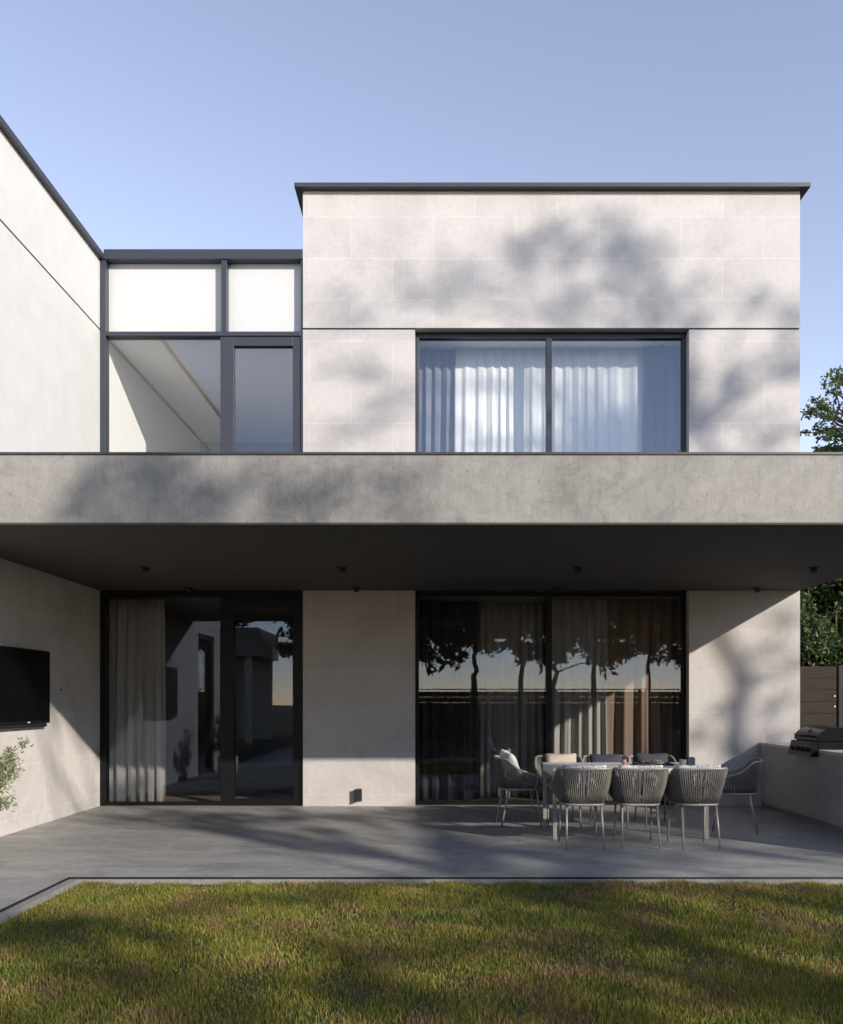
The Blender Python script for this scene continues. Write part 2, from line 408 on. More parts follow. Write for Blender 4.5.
gr = MB(); gr.box(XL - .28, XL - .015, WE, 9, HEAD, HEAD + .025); gr.build('groove', M['groove'], house)
c = MB(); c.box(-10.08, XL + .06, WE - .08, 9.1, 7.60, 7.68); c.build('coping', M['coping'], house, bevel=.004)
c = MB(); c.box(XM - .105, XR + .105, -.105, 9.4, TOP, TOP + .058); c.build('coping', M['coping'], house, bevel=.004)
# terrace slab over the patio
s = MB(); s.box(XL, XR, -4.46, -.003, 3.012, 3.602); s.box(XL, XR, -.003, 9, 3.02, 3.55)
s.build('balcony_slab', M['concrete'], house)
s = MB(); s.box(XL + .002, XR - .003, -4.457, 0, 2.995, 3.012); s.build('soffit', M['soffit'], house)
s = MB(); s.box(XL + .002, XR + .012, -4.472, 0, 3.602, 3.622); s.build('slab_cap', M['coping'], house)
# roofs and rooms
rf = MB(); rf.box(XM + .25, XR - T, T, 9, 8.2, 8.3); rf.box(XL, XM, .2, 9, 7.45, 7.60); rf.box(-9.7, XL - .3, WE + .3, 8.7, 7.2, 7.35); rf.build('roof', M['roof'], house)
iw = MB()
iw.box(XM + .252, XR - T - .002, T + .002, 5.5, 6.60, 6.7)
iw.box(XM + .252, XM + .30, T + .002, 5.5, FL2, 6.6); iw.box(XR - T - .05, XR - T - .002, T + .002, 5.5, FL2, 6.6)
iw.box(XL + .002, XL + .03, .2, 6, FL2, 6.55); iw.box(XM - .05, XM - .002, .2, 5.0, FL2, 6.55); iw.box(XL + .002, XM - .002, .2, 5.1, 6.55, 6.65)
iw.build('upper_room_wall', M['plaster'], house)
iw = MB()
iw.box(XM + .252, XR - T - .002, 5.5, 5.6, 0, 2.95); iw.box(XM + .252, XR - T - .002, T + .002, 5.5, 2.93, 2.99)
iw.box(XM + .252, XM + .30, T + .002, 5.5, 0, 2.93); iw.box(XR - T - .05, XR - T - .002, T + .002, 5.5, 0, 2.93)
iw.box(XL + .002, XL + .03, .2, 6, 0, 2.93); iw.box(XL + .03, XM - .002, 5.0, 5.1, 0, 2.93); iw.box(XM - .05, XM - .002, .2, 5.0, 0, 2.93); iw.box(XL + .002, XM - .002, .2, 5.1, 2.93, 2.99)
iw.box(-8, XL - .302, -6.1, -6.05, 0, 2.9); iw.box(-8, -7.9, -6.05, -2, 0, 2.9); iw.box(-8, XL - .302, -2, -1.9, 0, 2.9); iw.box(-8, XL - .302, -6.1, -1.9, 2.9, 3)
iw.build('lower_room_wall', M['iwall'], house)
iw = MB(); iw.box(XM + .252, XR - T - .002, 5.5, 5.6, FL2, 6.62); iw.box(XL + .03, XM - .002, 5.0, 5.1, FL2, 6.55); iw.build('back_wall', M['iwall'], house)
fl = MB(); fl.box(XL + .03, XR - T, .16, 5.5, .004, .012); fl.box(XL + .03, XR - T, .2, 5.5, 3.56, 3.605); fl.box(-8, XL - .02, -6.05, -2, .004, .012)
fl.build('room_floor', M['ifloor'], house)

def glazing(name, panes, bars, depth, glass_y, label=None):
    """frame bars (x0,x1,z0,z1) around panes (x0,x1,z0,z1)"""
    f = MB()
    for (x0, x1, z0, z1) in bars: f.box(x0, x1, depth[0], depth[1], z0, z1)
    fo = f.build(name, M['frame'] if max(b_[3] for b_ in bars) > 4 else M['shadeframe'], house, bevel=.003)
    if label: fo['label'] = label
    for (x0, x1, z0, z1) in panes:
        q = MB(); q.box(x0 - .008, x1 + .008, glass_y, glass_y + .008, z0 - .008, z1 + .008); q.build('pane', M['glass'] if z1 > 4 else M['lowglass'], fo)
    return fo
def two_leaf(z0, z1, fx0, fx1, mid, label):
    fw = .05
    bars = [(fx0, fx0 + fw, z0, z1), (fx1 - fw, fx1, z0, z1), (fx0 + fw, fx1 - fw, z1 - .055, z1), (fx0 + fw, fx1 - fw, z0, z0 + .05), (mid - .04, mid + .04, z0 + .05, z1 - .055)]
    panes = [(fx0 + fw, mid - .04, z0 + .05, z1 - .055), (mid + .04, fx1 - fw, z0 + .05, z1 - .055)]
    return glazing('window', panes, bars, (.14, .24), .19, label)
two_leaf(FL2, HEAD, WX0, WX1, 1.575, 'upper two-pane sliding window with white sheers')
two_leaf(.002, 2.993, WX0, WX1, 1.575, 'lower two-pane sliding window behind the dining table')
# glazed link, upper storey
L0, L1, L2, L3, L4 = XL + .002, -4.61, -3.0, -2.925, -1.895
b = [(L0, L1, FL2, 7.60), (L2, L3, 6.60, 7.60), (L4, XM - .002, FL2, 7.60), (L1, L2, 6.54, 6.60), (L2, L4, 6.54, 6.60)]
fo = glazing('link_frame', [], b, (.02, .16), .1)
bm = MB(); bm.box(XL + .06, XM - .002, .0, .25, 7.60, 7.735); bm.build('roof_beam', M['frame'], house, bevel=.004)
for a0, a1 in ((L1, L2), (L3, L4)):
    q = MB(); q.box(a0 - .005, a1 + .005, .145, .19, 6.58, 7.62); q.build('spandrel_panel', M['white'], house)
def link_doors(z0, z1, label):
    wnd = glazing('window', [(L1, L2 - .02, z0 + .05, z1)], [(L1, L2 - .02, z0, z0 + .05)], (.05, .13), .09)
    d = glazing('door', [(-2.83, -2.01, z0 + .09, z1 - .13)],
                [(L2 - .018, -2.83, z0, z1), (-2.01, L4 - .002, z0, z1), (-2.83, -2.01, z1 - .13, z1), (-2.83, -2.01, z0, z0 + .09)], (.04, .14), .09, label)
    h = MB(); h.tube([(-2.86, .04, z0 + 1.02), (-2.86, -.01, z0 + 1.02), (-2.90, -.015, z0 + 1.02), (-2.975, -.015, z0 + 1.02)], .009)
    h.build('handle', M['black'], d, smooth=True)
link_doors(FL2, 6.538, 'upper glazed door opening to the balcony')
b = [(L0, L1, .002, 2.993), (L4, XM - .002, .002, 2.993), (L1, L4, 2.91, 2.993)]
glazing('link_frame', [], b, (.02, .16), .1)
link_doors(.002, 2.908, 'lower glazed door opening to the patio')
# wing window (seen only mirrored in the panes)
f = MB(); f.box(XL - .14, XL - .06, OY0, OY0 + .06, .002, 2.8); f.box(XL - .14, XL - .06, OY1 - .06, OY1, .002, 2.8); f.box(XL - .14, XL - .06, OY0 + .06, OY1 - .06, 2.73, 2.8); f.box(XL - .14, XL - .06, OY0 + .06, OY1 - .06, .002, .06)
fo = f.build('window', M['frame'], house); fo['label'] = 'side window near the front end of the left wing'
q = MB(); q.box(XL - .104, XL - .096, OY0 + .055, OY1 - .055, .055, 2.735); q.build('pane', M['glass'], fo)

# ------------------------------------------------------------------ curtains (hang inside: things of their own)
def curtain(name, x0, x1, y, z0, z1, mat, label, fold=.16, amp=.05, seed=0, group=None):
    r = random.Random(seed); n = max(8, int((x1 - x0) / .012)); rows = 9
    ph = [0.0]
    for i in range(n): ph.append(ph[-1] + 2 * math.pi * (x1 - x0) / n / (fold * (1 + .35 * math.sin(i * .045 + seed))))
    m = MB()
    for j in range(rows + 1):
        t = j / rows; z = z1 + (z0 - z1) * t; a = amp * (.45 + .55 * min(1, t * 1.6))
        for i in range(n + 1):
            sw = .012 * math.sin(3 * t + i * .05 + seed)
            m.v.append((x0 + (x1 - x0) * i / n + sw * t, y + a * math.sin(ph[i]) + a * .35 * math.sin(ph[i] * 2.3 + 1 + t), z))
    for j in range(rows):
        for i in range(n):
            k = j * (n + 1) + i; m.f.append((k, k + 1, k + n + 2, k + n + 1))
    o = m.build(name, mat, smooth=True)
    md = o.modifiers.new("thickness", 'SOLIDIFY'); md.thickness = .003
    return tag(o, label, 'curtain', group)
zt2 = 6.598
curtain('curtain', -.26, .27, .62, FL2 + .02, zt2, M['drape'], 'heavy grey drape gathered at the left end of the upper window', .11, .05, 1)
curtain('sheer_curtain', .25, 1.57, .60, FL2 + .02, zt2, M['sheer'], 'white pleated sheer behind the left pane of the upper window', .20, .028, 2)
curtain('sheer_curtain', 1.58, 3.02, .60, FL2 + .02, zt2, M['sheer'], 'white pleated sheer behind the right pane of the upper window', .22, .028, 3)
curtain('curtain', 2.98, 3.62, .52, FL2 + .02, zt2, M['shaded_drape'], 'heavy grey drape covering the right end of the upper window', .23, .03, 4)
zt1 = 2.925
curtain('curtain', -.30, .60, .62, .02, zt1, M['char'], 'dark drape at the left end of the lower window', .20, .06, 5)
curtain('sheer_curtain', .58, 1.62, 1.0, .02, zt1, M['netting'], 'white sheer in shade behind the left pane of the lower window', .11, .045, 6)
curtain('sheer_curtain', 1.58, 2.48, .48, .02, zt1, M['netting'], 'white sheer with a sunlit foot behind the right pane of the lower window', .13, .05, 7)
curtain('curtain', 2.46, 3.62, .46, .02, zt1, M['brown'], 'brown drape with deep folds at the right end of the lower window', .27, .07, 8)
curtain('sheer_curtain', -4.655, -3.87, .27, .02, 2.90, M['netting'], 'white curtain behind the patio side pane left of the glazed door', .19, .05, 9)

# ------------------------------------------------------------------ fittings on the house
LAB = ['leftmost', 'second from left', 'third from left', 'rightmost']
for row, (y, rn) in enumerate(((-2.06, 'front row of the soffit'), (-.32, 'row next to the facade'))):
    for k, x in enumerate((-3.36, -1.10, 1.61, 4.32)):
        t = empty('ceiling_spotlight', (x, y, 2.995), 0, 'small black soffit spotlight, %s in the %s' % (LAB[k], rn), 'spotlight', 'spotlights in the balcony soffit')
        m = MB(); m.lathe([(.055, -.012), (.06, -.006), (.06, 0), (.04, .0)], n=20); m.build('trim_ring', M['black'], t, smooth=True)
        m = MB(); m.tube([(0, 0, .0), (.012, .012, -.035), (.02, .02, -.05)], [.034, .036, .034], 14); m.build('lamp_head', M['black'], t, smooth=True)
# television
tv = empty('television', (XL, -2.43, 1.20), 0, 'black flat television mounted on the left wall with sound bar below', 'television')
m = MB(); m.box(.03, .075, -.75, .75, 0, .85); m.build('housing', M['tv'], tv, bevel=.006)
m = MB(); m.box(.0755, .078, -.735, .735, .035, .835); m.build('screen', M['screen'], tv)
m = MB(); m.box(.002, .03, -.25, .25, .2, .6); m.build('wall_bracket', M['black'], tv)
m = MB(); m.box(.0785, .080, .18, .235, .012, .024); m.build('badge', M['mark'], tv)
sb = empty('sound_bar', (XL, -2.43, 1.156), 0, 'slim dark grey sound bar under the wall television', 'sound bar')
m = MB(); m.box(.002, .06, -.72, .70, 0, .036); m.build('casing', M['frame'], sb, bevel=.006)
m = MB(); m.box(.0605, .063, -.70, .68, .007, .030); m.build('grille', M['black'], sb)
bt = MB(); bt.lathe([(.014, 0), (.014, .008), (.010, .011)], n=14)
tag(bt.build('wall_button', M['steel'], loc=(XL, -1.22, 1.60), rot=(0, R(90), 0)), 'tiny round button on the left wall beside the television', 'button')
# outdoor socket with open cover
sk = empty('outdoor_socket', (-1.08, 0, .07), 0, 'small dark outdoor wall socket near the floor with its cover open', 'socket')
m = MB(); m.box(-.03, .04, -.025, -.001, 0, .175); m.build('back_plate', M['frame'], sk, bevel=.003)
m = MB(); m.box(-.018, .028, -.028, -.0252, .02, .155); m.build('socket_insert', M['black'], sk)
m = MB(); m.box(-.06, -.001, -.010, 0, 0, .18); m.build('cover', M['tv'], sk, bevel=.003, loc=(-.03, -.03, -.01), rot=(0, 0, R(48)))

# ------------------------------------------------------------------ outdoor kitchen
kc = empty('outdoor_kitchen_counter', (4.49, 0, 0), 0, 'grey masonry kitchen counter running out from the right end of the facade', 'counter')
m = MB()
for i, (a, b_) in enumerate(((-.003, -1.25), (-1.256, -2.05), (-2.056, -2.85), (-2.856, -3.65), (-3.656, -4.4))): m.box(0, .02, b_, a, .06, .845)
m.build('front_panel', M['counter'], kc, bevel=.002)
m = MB(); m.box(.02, .62, -4.39, -.003, .001, .845); m.build('carcass', M['counter'], kc)
m = MB(); m.box(-.012, .66, -4.42, -.003, .846, .885); m.build('worktop', M['countertop'], kc, bevel=.004)
m = MB(); m.box(.015, .0195, -4.39, -.004, .001, .06); m.build('plinth', M['kerb'], kc)
bq = empty('barbecue', (4.49, -1.505, .886), 0, 'black gas barbecue with domed lid and four knobs on the counter', 'barbecue')
y0, y1 = -.335, .335
m = MB(); m.box(.0, .52, y0 + .02, y1 - .02, .001, .10); m.build('firebox', M['enamel'], bq, bevel=.006)
prof = [(-.02, .10)] + [(.25 - .27 * math.cos(R(a)), .10 + .165 * math.sin(R(a)) ** .8) for a in range(8, 180, 8)] + [(.52, .10)]
m = MB(); m.prism(prof, y0, y1); m.build('lid', M['enamel'], bq, bevel=.006)
m = MB(); m.prism([(-.10, -.085), (-.012, -.085), (-.012, .09), (-.055, .09)], y0, y1); m.build('control_panel', M['steel'], bq, bevel=.004)
m = MB(); m.box(-.098, -.014, y0 - .006, y0 - .0005, -.08, .088); m.build('end_cap', M['enamel'], bq)
for k in range(4):
    m = MB(); m.lathe([(.028, 0), (.03, .012), (.022, .032), (.018, .034)], n=18)
    m.build('knob', M['black'], bq, smooth=True, loc=(-.080, -.21 + k * .14, .0), rot=(0, R(-104), 0))
m = MB(); m.tube([(-.012, y0 + .12, .155), (-.06, y0 + .12, .165), (-.06, y1 - .12, .165), (-.012, y1 - .12, .155)], .010, 10); m.build('lid_handle', M['steel'], bq, smooth=True)
m = MB(); m.lathe([(.03, 0), (.03, .01), (.005, .012)], n=18); m.build('thermometer', M['steel'], bq, smooth=True, loc=(.04, 0, .215), rot=(0, R(-48), 0))
# trailing plant on the counter
tp = empty('trailing_plant', (4.60, -2.62, .886), 0, 'silvery trailing plant in a small pot on the counter beside the barbecue', 'plant')
m = MB(); m.lathe([(.05, .0), (.065, .10), (.055, .10), (.05, .09)], n=20); m.build('pot', M['dark'], tp, smooth=True)
pts = []; m = MB()
for k in range(16):
    a = R(150 + rng.uniform(-70, 80)); L = rng.uniform(.1, .24); pl = []
    for i in range(9):
        s_ = i / 8; pl.append((math.cos(a) * L * s_, math.sin(a) * L * s_, .10 + .1 * s_ - .30 * s_ * s_ * L / .2))
    m.tube(pl, .0025, 4)
    for i in range(2, 9):
        for q in range(3): pts.append(np.array(pl[i]) + rng.normal(0, .009, 3))
m.build('stem', M['olive'], tp); leaf_mesh('foliage', pts, .035, M['silver'], tp, 1.7)

# ------------------------------------------------------------------ dining set
TX0, TX1, TY0, TY1 = 1.215, 2.87, -2.89, -1.99
tb = empty('dining_table', ((TX0 + TX1) / 2, (TY0 + TY1) / 2, 0), 0, 'white rectangular outdoor dining table ringed by rope chairs', 'table')
hx, hy = (TX1 - TX0) / 2, (TY1 - TY0) / 2
m = MB(); m.box(-hx, hx, -hy, hy, .722, .75); m.build('tabletop', M['table'], tb, bevel=.004)
m = MB()
m.box(-hx + .05, hx - .05, -hy + .01, -hy + .035, .665, .721); m.box(-hx + .05, hx - .05, hy - .035, hy - .01, .665, .721)
m.box(-hx + .01, -hx + .035, -hy + .05, hy - .05, .665, .721); m.box(hx - .035, hx - .01, -hy + .05, hy - .05, .665, .721)
m.build('apron', M['table'], tb)
for sx in (-1, 1):
    for sy in (-1, 1):
        m = MB(); cx, cy = sx * (hx - .028), sy * (hy - .028); m.box(cx - .021, cx + .021, cy - .021, cy + .021, .0, .7215); m.build('leg', M['leg'], tb, bevel=.004)

def make_chair(cushion=True):
    """faces +Y, origin on the floor"""
    ch = empty('rope_chair', (0, 0, 0))
    AM = R(112)
    def sq(v, e): return math.copysign(abs(v) ** e, v)
    def bot(a): return Vector((.205 * sq(math.sin(a), .55), -.21 * sq(math.cos(a), .6), .435))
    def top(a):
        k = abs(a) / AM; q = max(0, (k - .42) / .58); z = .795 - .20 * q * q * (3 - 2 * q)
        return Vector((.29 * sq(math.sin(a), .5), -.28 * sq(math.cos(a), .6) + .02 * k, z))
    N = 64
    aa = [-AM + 2 * AM * i / 600 for i in range(601)]; cum = [0.0]
    for i in range(600): cum.append(cum[-1] + ((bot(aa[i + 1]) - bot(aa[i])).length + (top(aa[i + 1]) - top(aa[i])).length))
    m = MB()
    for i in range(N):
        k_ = min(range(601), key=lambda q: abs(cum[q] - cum[-1] * i / (N - 1))); a = aa[k_]; b_, t_ = bot(a), top(a)
        out = Vector((math.sin(a), -math.cos(a), 0)) * .008
        m.tube([b_, b_.lerp(t_, .33) + out, b_.lerp(t_, .66) + out, t_], .0074, 6)
    m.build('rope_back', M['rope'], ch, smooth=True)
    m = MB(); pth = [top(aa[i]) for i in range(0, 601, 12)]
    pth = [Vector((bot(-AM).x * 1.0, .16, .44)), Vector((pth[0].x * .9, .17, .52))] + pth + [Vector((pth[-1].x * .9, .17, .52)), Vector((bot(AM).x, .16, .44))]
    m.tube(pth, .0125, 8); m.build('rim', M['leg'], ch, smooth=True)
    m = MB(); ring = [bot(aa[i]) for i in range(0, 601, 12)]; ring = ring + [Vector((.19, .20, .435)), Vector((-.19, .20, .435))]
    m.tube(ring, .014, 8, closed=True); m.build('seat_frame', M['leg'], ch, smooth=True)
    m = MB(); N2 = 28; pr = []
    for lev, (zz, sc) in enumerate(((.425, .9), (.43, .97), (.455, 1.0), (.475, .985), (.488, .93), (.493, .6), (.494, .15))):
        for i in range(N2):
            a = 2 * math.pi * i / N2; x = math.copysign(abs(math.sin(a)) ** .75, math.sin(a)) * .20 * sc; y = -math.copysign(abs(math.cos(a)) ** .75, math.cos(a)) * .205 * sc + .012
            m.v.append((x, y, zz))
    for l in range(6):
        for i in range(N2):
            j = (i + 1) % N2; m.f.append((l * N2 + i, l * N2 + j, (l + 1) * N2 + j, (l + 1) * N2 + i))
    m.f.append(tuple(reversed(range(N2)))); m.f.append(tuple(6 * N2 + i for i in range(N2)))
    m.build('seat_cushion', M['seat'], ch, smooth=True)
    for sx in (-1, 1):
        m = MB(); m.tube([(sx * .172, -.145, .435), (sx * .184, -.235, .0)], [.0125, .0095], 10); m.build('leg', M['leg'], ch, smooth=True)
        m = MB(); m.tube([(sx * .182, .185, .435), (sx * .19, .235, .0)], [.0125, .0095], 10); m.build('leg', M['leg'], ch, smooth=True)
    return ch
CG = 'rope chairs around the dining table'
spots = [(1.46, -3.245, 0, 'rope chair with its back to the lawn, first from the left on the near side'),
         (2.02, -3.245, 0, 'rope chair with its back to the lawn, middle of the near side'),
         (2.595, -3.245, 0, 'rope chair with its back to the lawn, nearest the barbecue'),
         (1.46, -1.80, 180, 'rope chair behind the table with a beige cushion'),
         (2.02, -1.80, 180, 'rope chair behind the table in the middle with a navy cushion'),
         (2.58, -1.80, 180, 'rope chair behind the table with a navy cushion, nearest the barbecue'),
         (.96, -1.78, -84, 'rope chair seen from the side at the left end of the table'),
         (3.36, -2.25, 70, 'rope chair in deep shade at the right end of the table')]
proto = make_chair()
for i, (x, y, rz, lab) in enumerate(spots):
    o = proto if i == 0 else copy_thing(proto)
    o.location = (x, y, 0); o.rotation_euler = (0, 0, R(rz + (0, -2.5, 3, 2, -3, 4, 0, 0)[i])); tag(o, lab, 'chair', CG)
# loose cushions
def cushion(x, y, z, rz, tilt, w_, h_, t_, mat, label, seed, roll=0):
    m = MB(); m.pillow(w_, h_, t_, seed=seed)
    o = m.build('cushion', mat, smooth=True); o.location = (x, y, z); o.rotation_euler = (R(tilt), R(roll), R(rz)); tag(o, label, 'cushion', 'cushions on the rope chairs'); return o
for i, x in enumerate((1.46, 2.02, 2.595)):
    cushion(x, -3.395, .70, 0, 10, .45, .26, .11, M['floral'], 'floral cushion against the chair back, %s of the three on the near side' % ('leftmost', 'middle', 'rightmost')[i], i)
cushion(1.49, -1.63, .66, 0, -14, .38, .36, .13, M['beige'], 'beige cushion on the chair behind the left end of the table', 4)
cushion(2.02, -1.63, .655, 0, -14, .38, .35, .12, M['navy'], 'navy cushion on the middle chair behind the table', 5)
cushion(2.58, -1.63, .66, 0, -14, .40, .36, .12, M['navy'], 'navy cushion on the chair behind the right end of the table', 6)
cushion(.87, -1.86, .69, -84 + 8, 24, .40, .40, .13, M['offwhite'], 'off white cushion leaning in the left end chair', 7, 8)
# table setting
TZ = .7505
t = empty('tumbler', (2.07, -2.42, TZ), 0, 'clear glass tumbler of pink drink on the table', 'glass')
m = MB(); m.lathe([(.030, 0), (.036, .115), (.034, .115), (.028, .008)], n=24); m.build('glass_body', M['tumbler'], t, smooth=True)
m = MB(); m.lathe([(.0275, .009), (.031, .06)], n=24); m.build('drink', M['pinkdrink'], t, smooth=True)
t = empty('serving_tray', (2.40, -2.38, TZ), R(4), 'dark serving tray with food on the table', 'tray')
m = MB(); m.box(-.20, .20, -.11, .11, .0, .010); m.build('base', M['dark'], t, bevel=.003)
m = MB(); m.tube([(-.20, -.11, .014), (.20, -.11, .014), (.20, .11, .014), (-.20, .11, .014)], .008, 8, closed=True); m.build('rim', M['dark'], t)
t = empty('plate', (2.44, -2.38, TZ + .011), 0, 'pale plate on the dark serving tray', 'plate')
m = MB(); m.lathe([(.05, 0), (.09, .014), (.086, .016), (.05, .006)], n=28); m.build('dish', M['offwhite'], t, smooth=True)
m = MB()
for k in range(7): 
    a = k * .9; m.lathe([(.006, -.014), (.02, -.008), (.024, .004), (.016, .016), (.004, .02)], (.035 * math.cos(a), .035 * math.sin(a), .028), 10)
tag(m.build('bread', M['food'], smooth=True), 'small bread pieces heaped on the pale plate', 'food'); bpy.data.objects['bread'].location = (2.44, -2.38, TZ + .011)
t = empty('berry_bowl', (2.27, -2.40, TZ + .011), 0, 'small dark bowl of red berries on the serving tray', 'bowl')
m = MB(); m.lathe([(.022, 0), (.05, .032), (.046, .032), (.02, .006)], n=22); m.build('bowl_body', M['dark'], t, smooth=True)
m = MB()
for k in range(12):
    a = k * 2.4; r_ = .009 * math.sqrt(k); m.lathe([(.003, -.009), (.01, -.004), (.011, .003), (.004, .010)], (r_ * math.cos(a), r_ * math.sin(a), .030), 8)
m.build('berries', M['berry'], t, smooth=True)
m = MB(); m.lathe([(.034, 0), (.040, .075), (.036, .076), (.032, .01)], n=24); tag(m.build('cup', M['ceramic'], smooth=True, loc=(2.67, -2.60, TZ)), 'grey stoneware cup near the right end of the table', 'cup')
m = MB(); m.box(-.04, .04, -.04, .04, 0, .085); m.box(-.033, .033, -.033, .033, .0855, .09); tag(m.build('candle_box', M['navy'], bevel=.005, loc=(2.80, -2.44, TZ)), 'square dark candle holder at the right end of the table', 'candle holder')

# ------------------------------------------------------------------ plants
def branchy(m, a, b_, r0, r1, wob=.12, n=6):
    a, b_ = Vector(a), Vector(b_); L = (b_ - a).length; pts = []
    for i in range(n + 1):
        t_ = i / n; p_ = a.lerp(b_, t_); k = math.sin(math.pi * t_) * wob * L
        p_ += Vector((random.uniform(-1, 1), random.uniform(-1, 1), random.uniform(-.3, .8))) * k * .5
        pts.append(p_)
    m.tube(pts, [r0 + (r1 - r0) * i / n for i in range(n + 1)], 7); return pts
# olive in a pot by the left wall
ol = empty('potted_olive', (-4.03, -4.45, 0), 0, 'small olive bush in a white pot by the left wall under the television', 'plant')
m = MB(); m.lathe([(.15, 0), (.185, .03), (.195, .40), (.17, .40), (.16, .36)], n=30); m.build('pot', M['pot'], ol, smooth=True)
m = MB(); pts = []
for k in range(26):
    a = rng.uniform(0, 2 * math.pi); rr_ = rng.uniform(.12, .44); e_ = Vector((math.cos(a) * rr_, math.sin(a) * rr_, .86 + rng.uniform(-.34, .34)))
    pl = branchy(m, (0, 0, .36 + rng.uniform(0, .12)), e_, .007, .002, .3)
    for i in range(3, 7):
        pts.append(blob_points(pl[i], (.07, .07, .08), 55, .6))
m.build('stem', M['bark'], ol); leaf_mesh('foliage', np.concatenate(pts), .042, M['olive'], ol, 3.4, .1)

def shrub(name, x, y, h, r, n, label, leaf, size, z0=.2, group=None):
    o = empty(name, (x, y, -.045), 0, label, 'shrub', group)
    m = MB(); pts = []
    for k in range(60):
        a = rng.uniform(0, 2 * math.pi); zz = (z0 + (1 - z0) * (k + rng.uniform(0, 1)) / 60) * h; f = r * (1 - .45 * (zz / h) ** 3) * rng.uniform(.15, 1.0)
        c_ = (math.cos(a) * f, math.sin(a) * f, zz)
        branchy(m, (rng.uniform(-.1, .1), rng.uniform(-.1, .1), zz * .4), c_, .03, .008)
        q = rng.uniform(.28, .5)
        pts.append(blob_points(c_, (q, q, q * .8), n // 60, .45))
    m.build('stem', M['bark'], o); leaf_mesh('foliage', np.concatenate(pts), size, leaf, o, 2.0)
    return o
HG = 'laurels behind the side fence'
shrub('laurel', 6.5, 3.2, 4.5, 1.15, 42000, 'tall dark laurel beside the right corner of the house', M['leaf'], .095, group=HG)
shrub('laurel', 7.9, 3.6, 4.9, 1.25, 42000, 'tall laurel with sunlit top at the right edge of the picture', M['leaf'], .095, group=HG)
shrub('laurel', 7.1, 5.4, 4.7, 1.7, 42000, 'broad laurel in the second row of the side hedge', M['leaf'], .11, group=HG)
shrub('laurel', 9.9, 3.4, 4.0, 1.3, 24000, 'dark laurel farthest from the house in the side hedge', M['leaf'], .095, group=HG)

def tree(name, base, clusters, label, leaf, size, dens, trunk_r, fork_z, group=None, flat=.6, cat='tree', shell=.5, droop=.2):
    o = empty(name, base, 0, label, cat, group)
    m = MB(); bz = Vector((0, 0, 0)); cen = Vector((0, 0, 0))
    for c_ in clusters: cen += Vector(c_[:3])
    cen /= len(clusters); cen -= Vector(base)
    fork = Vector((cen.x * .25, cen.y * .25, fork_z))
    branchy(m, bz, fork, trunk_r, trunk_r * .72, .06, 8)
    top_ = Vector((cen.x * .7, cen.y * .7, max(fork_z + .3, cen.z)))
    trunkline = branchy(m, fork, top_, trunk_r * .68, trunk_r * .25, .12, 8)
    pts = []
    for c_ in clusters:
        p_ = Vector(c_[:3]) - Vector(base); r_ = c_[3]
        cand = [q for q in trunkline if q.z < p_.z + .4] or [fork]
        src = min(cand, key=lambda q: (q - p_).length + .3 * abs(q.z - p_.z))
        L = (p_ - src).length
        pl = branchy(m, src, p_, min(trunk_r * .32, .02 + .012 * L), .008, .16, 7)
        n_ = int(dens * (c_[4] if len(c_) > 4 else 1) * r_ * r_)
        for s_ in range(9):
            d_ = Vector((random.gauss(0, 1), random.gauss(0, 1), random.gauss(0, .8))).normalized() * r_ * random.uniform(.35, 1.15)
            d_.z *= flat
            branchy(m, pl[-2], p_ + d_, .012, .004, .15, 4)
            q_ = r_ * random.uniform(.22, .42)
            pts.append(blob_points(np.array(p_ + d_ * .95), (q_, q_, q_ * .8), n_ // 8 + 1, shell))
        pts.append(blob_points(np.array(p_), (r_, r_, r_ * flat), n_ // 8 + 1, shell))
    m.build('trunk', M['bark'], o, smooth=True)
    leaf_mesh('crown', np.concatenate(pts), size, leaf, o, 2.0, droop)
    return o
# loose tree beyond the hedge, right of the main box
r2 = random.Random(5); cl = []
for dx, z, r_, d_ in ((7.92, 8.0, .20, .8), (8.0, 7.7, .22, .8), (7.68, 7.55, .16, .6), (7.5, 7.4, .2, .7), (7.8, 7.35, .22, .7), (8.05, 7.3, .22, .8), (7.45, 7.2, .16, .6), (7.7, 7.15, .2, .7), (7.95, 7.0, .28, 1), (7.4, 6.85, .12, .6),
                      (8.1, 6.7, .36, 1.2), (7.85, 6.65, .26, 1), (7.75, 6.4, .24, 1), (8.05, 6.35, .4, 1.3), (7.95, 6.0, .4, 1.3), (7.6, 6.15, .16, .6), (8.4, 6.2, .45, 1.2), (8.4, 6.9, .4, 1.1), (8.35, 7.5, .35, .9), (8.3, 8.1, .3, .9), (8.7, 7.8, .4, 1), (8.8, 7.1, .45, 1), (8.8, 6.3, .45, 1.2), (8.4, 5.5, .5, 1.2), (8.0, 5.4, .45, 1.2), (8.9, 5.4, .5, 1.2), (9.2, 6.6, .4, 1), (9.2, 7.4, .35, .9)):
    cl.append((dx, 5.2 + r2.uniform(-.5, .5), z, r_, d_))
tree('slender_tree', (8.7, 5.2, -.06), cl, 'slender loose-leaved tree rising above the balcony right of the house', M['leaf2'], .095, 1500, .09, 3.2, flat=.9)

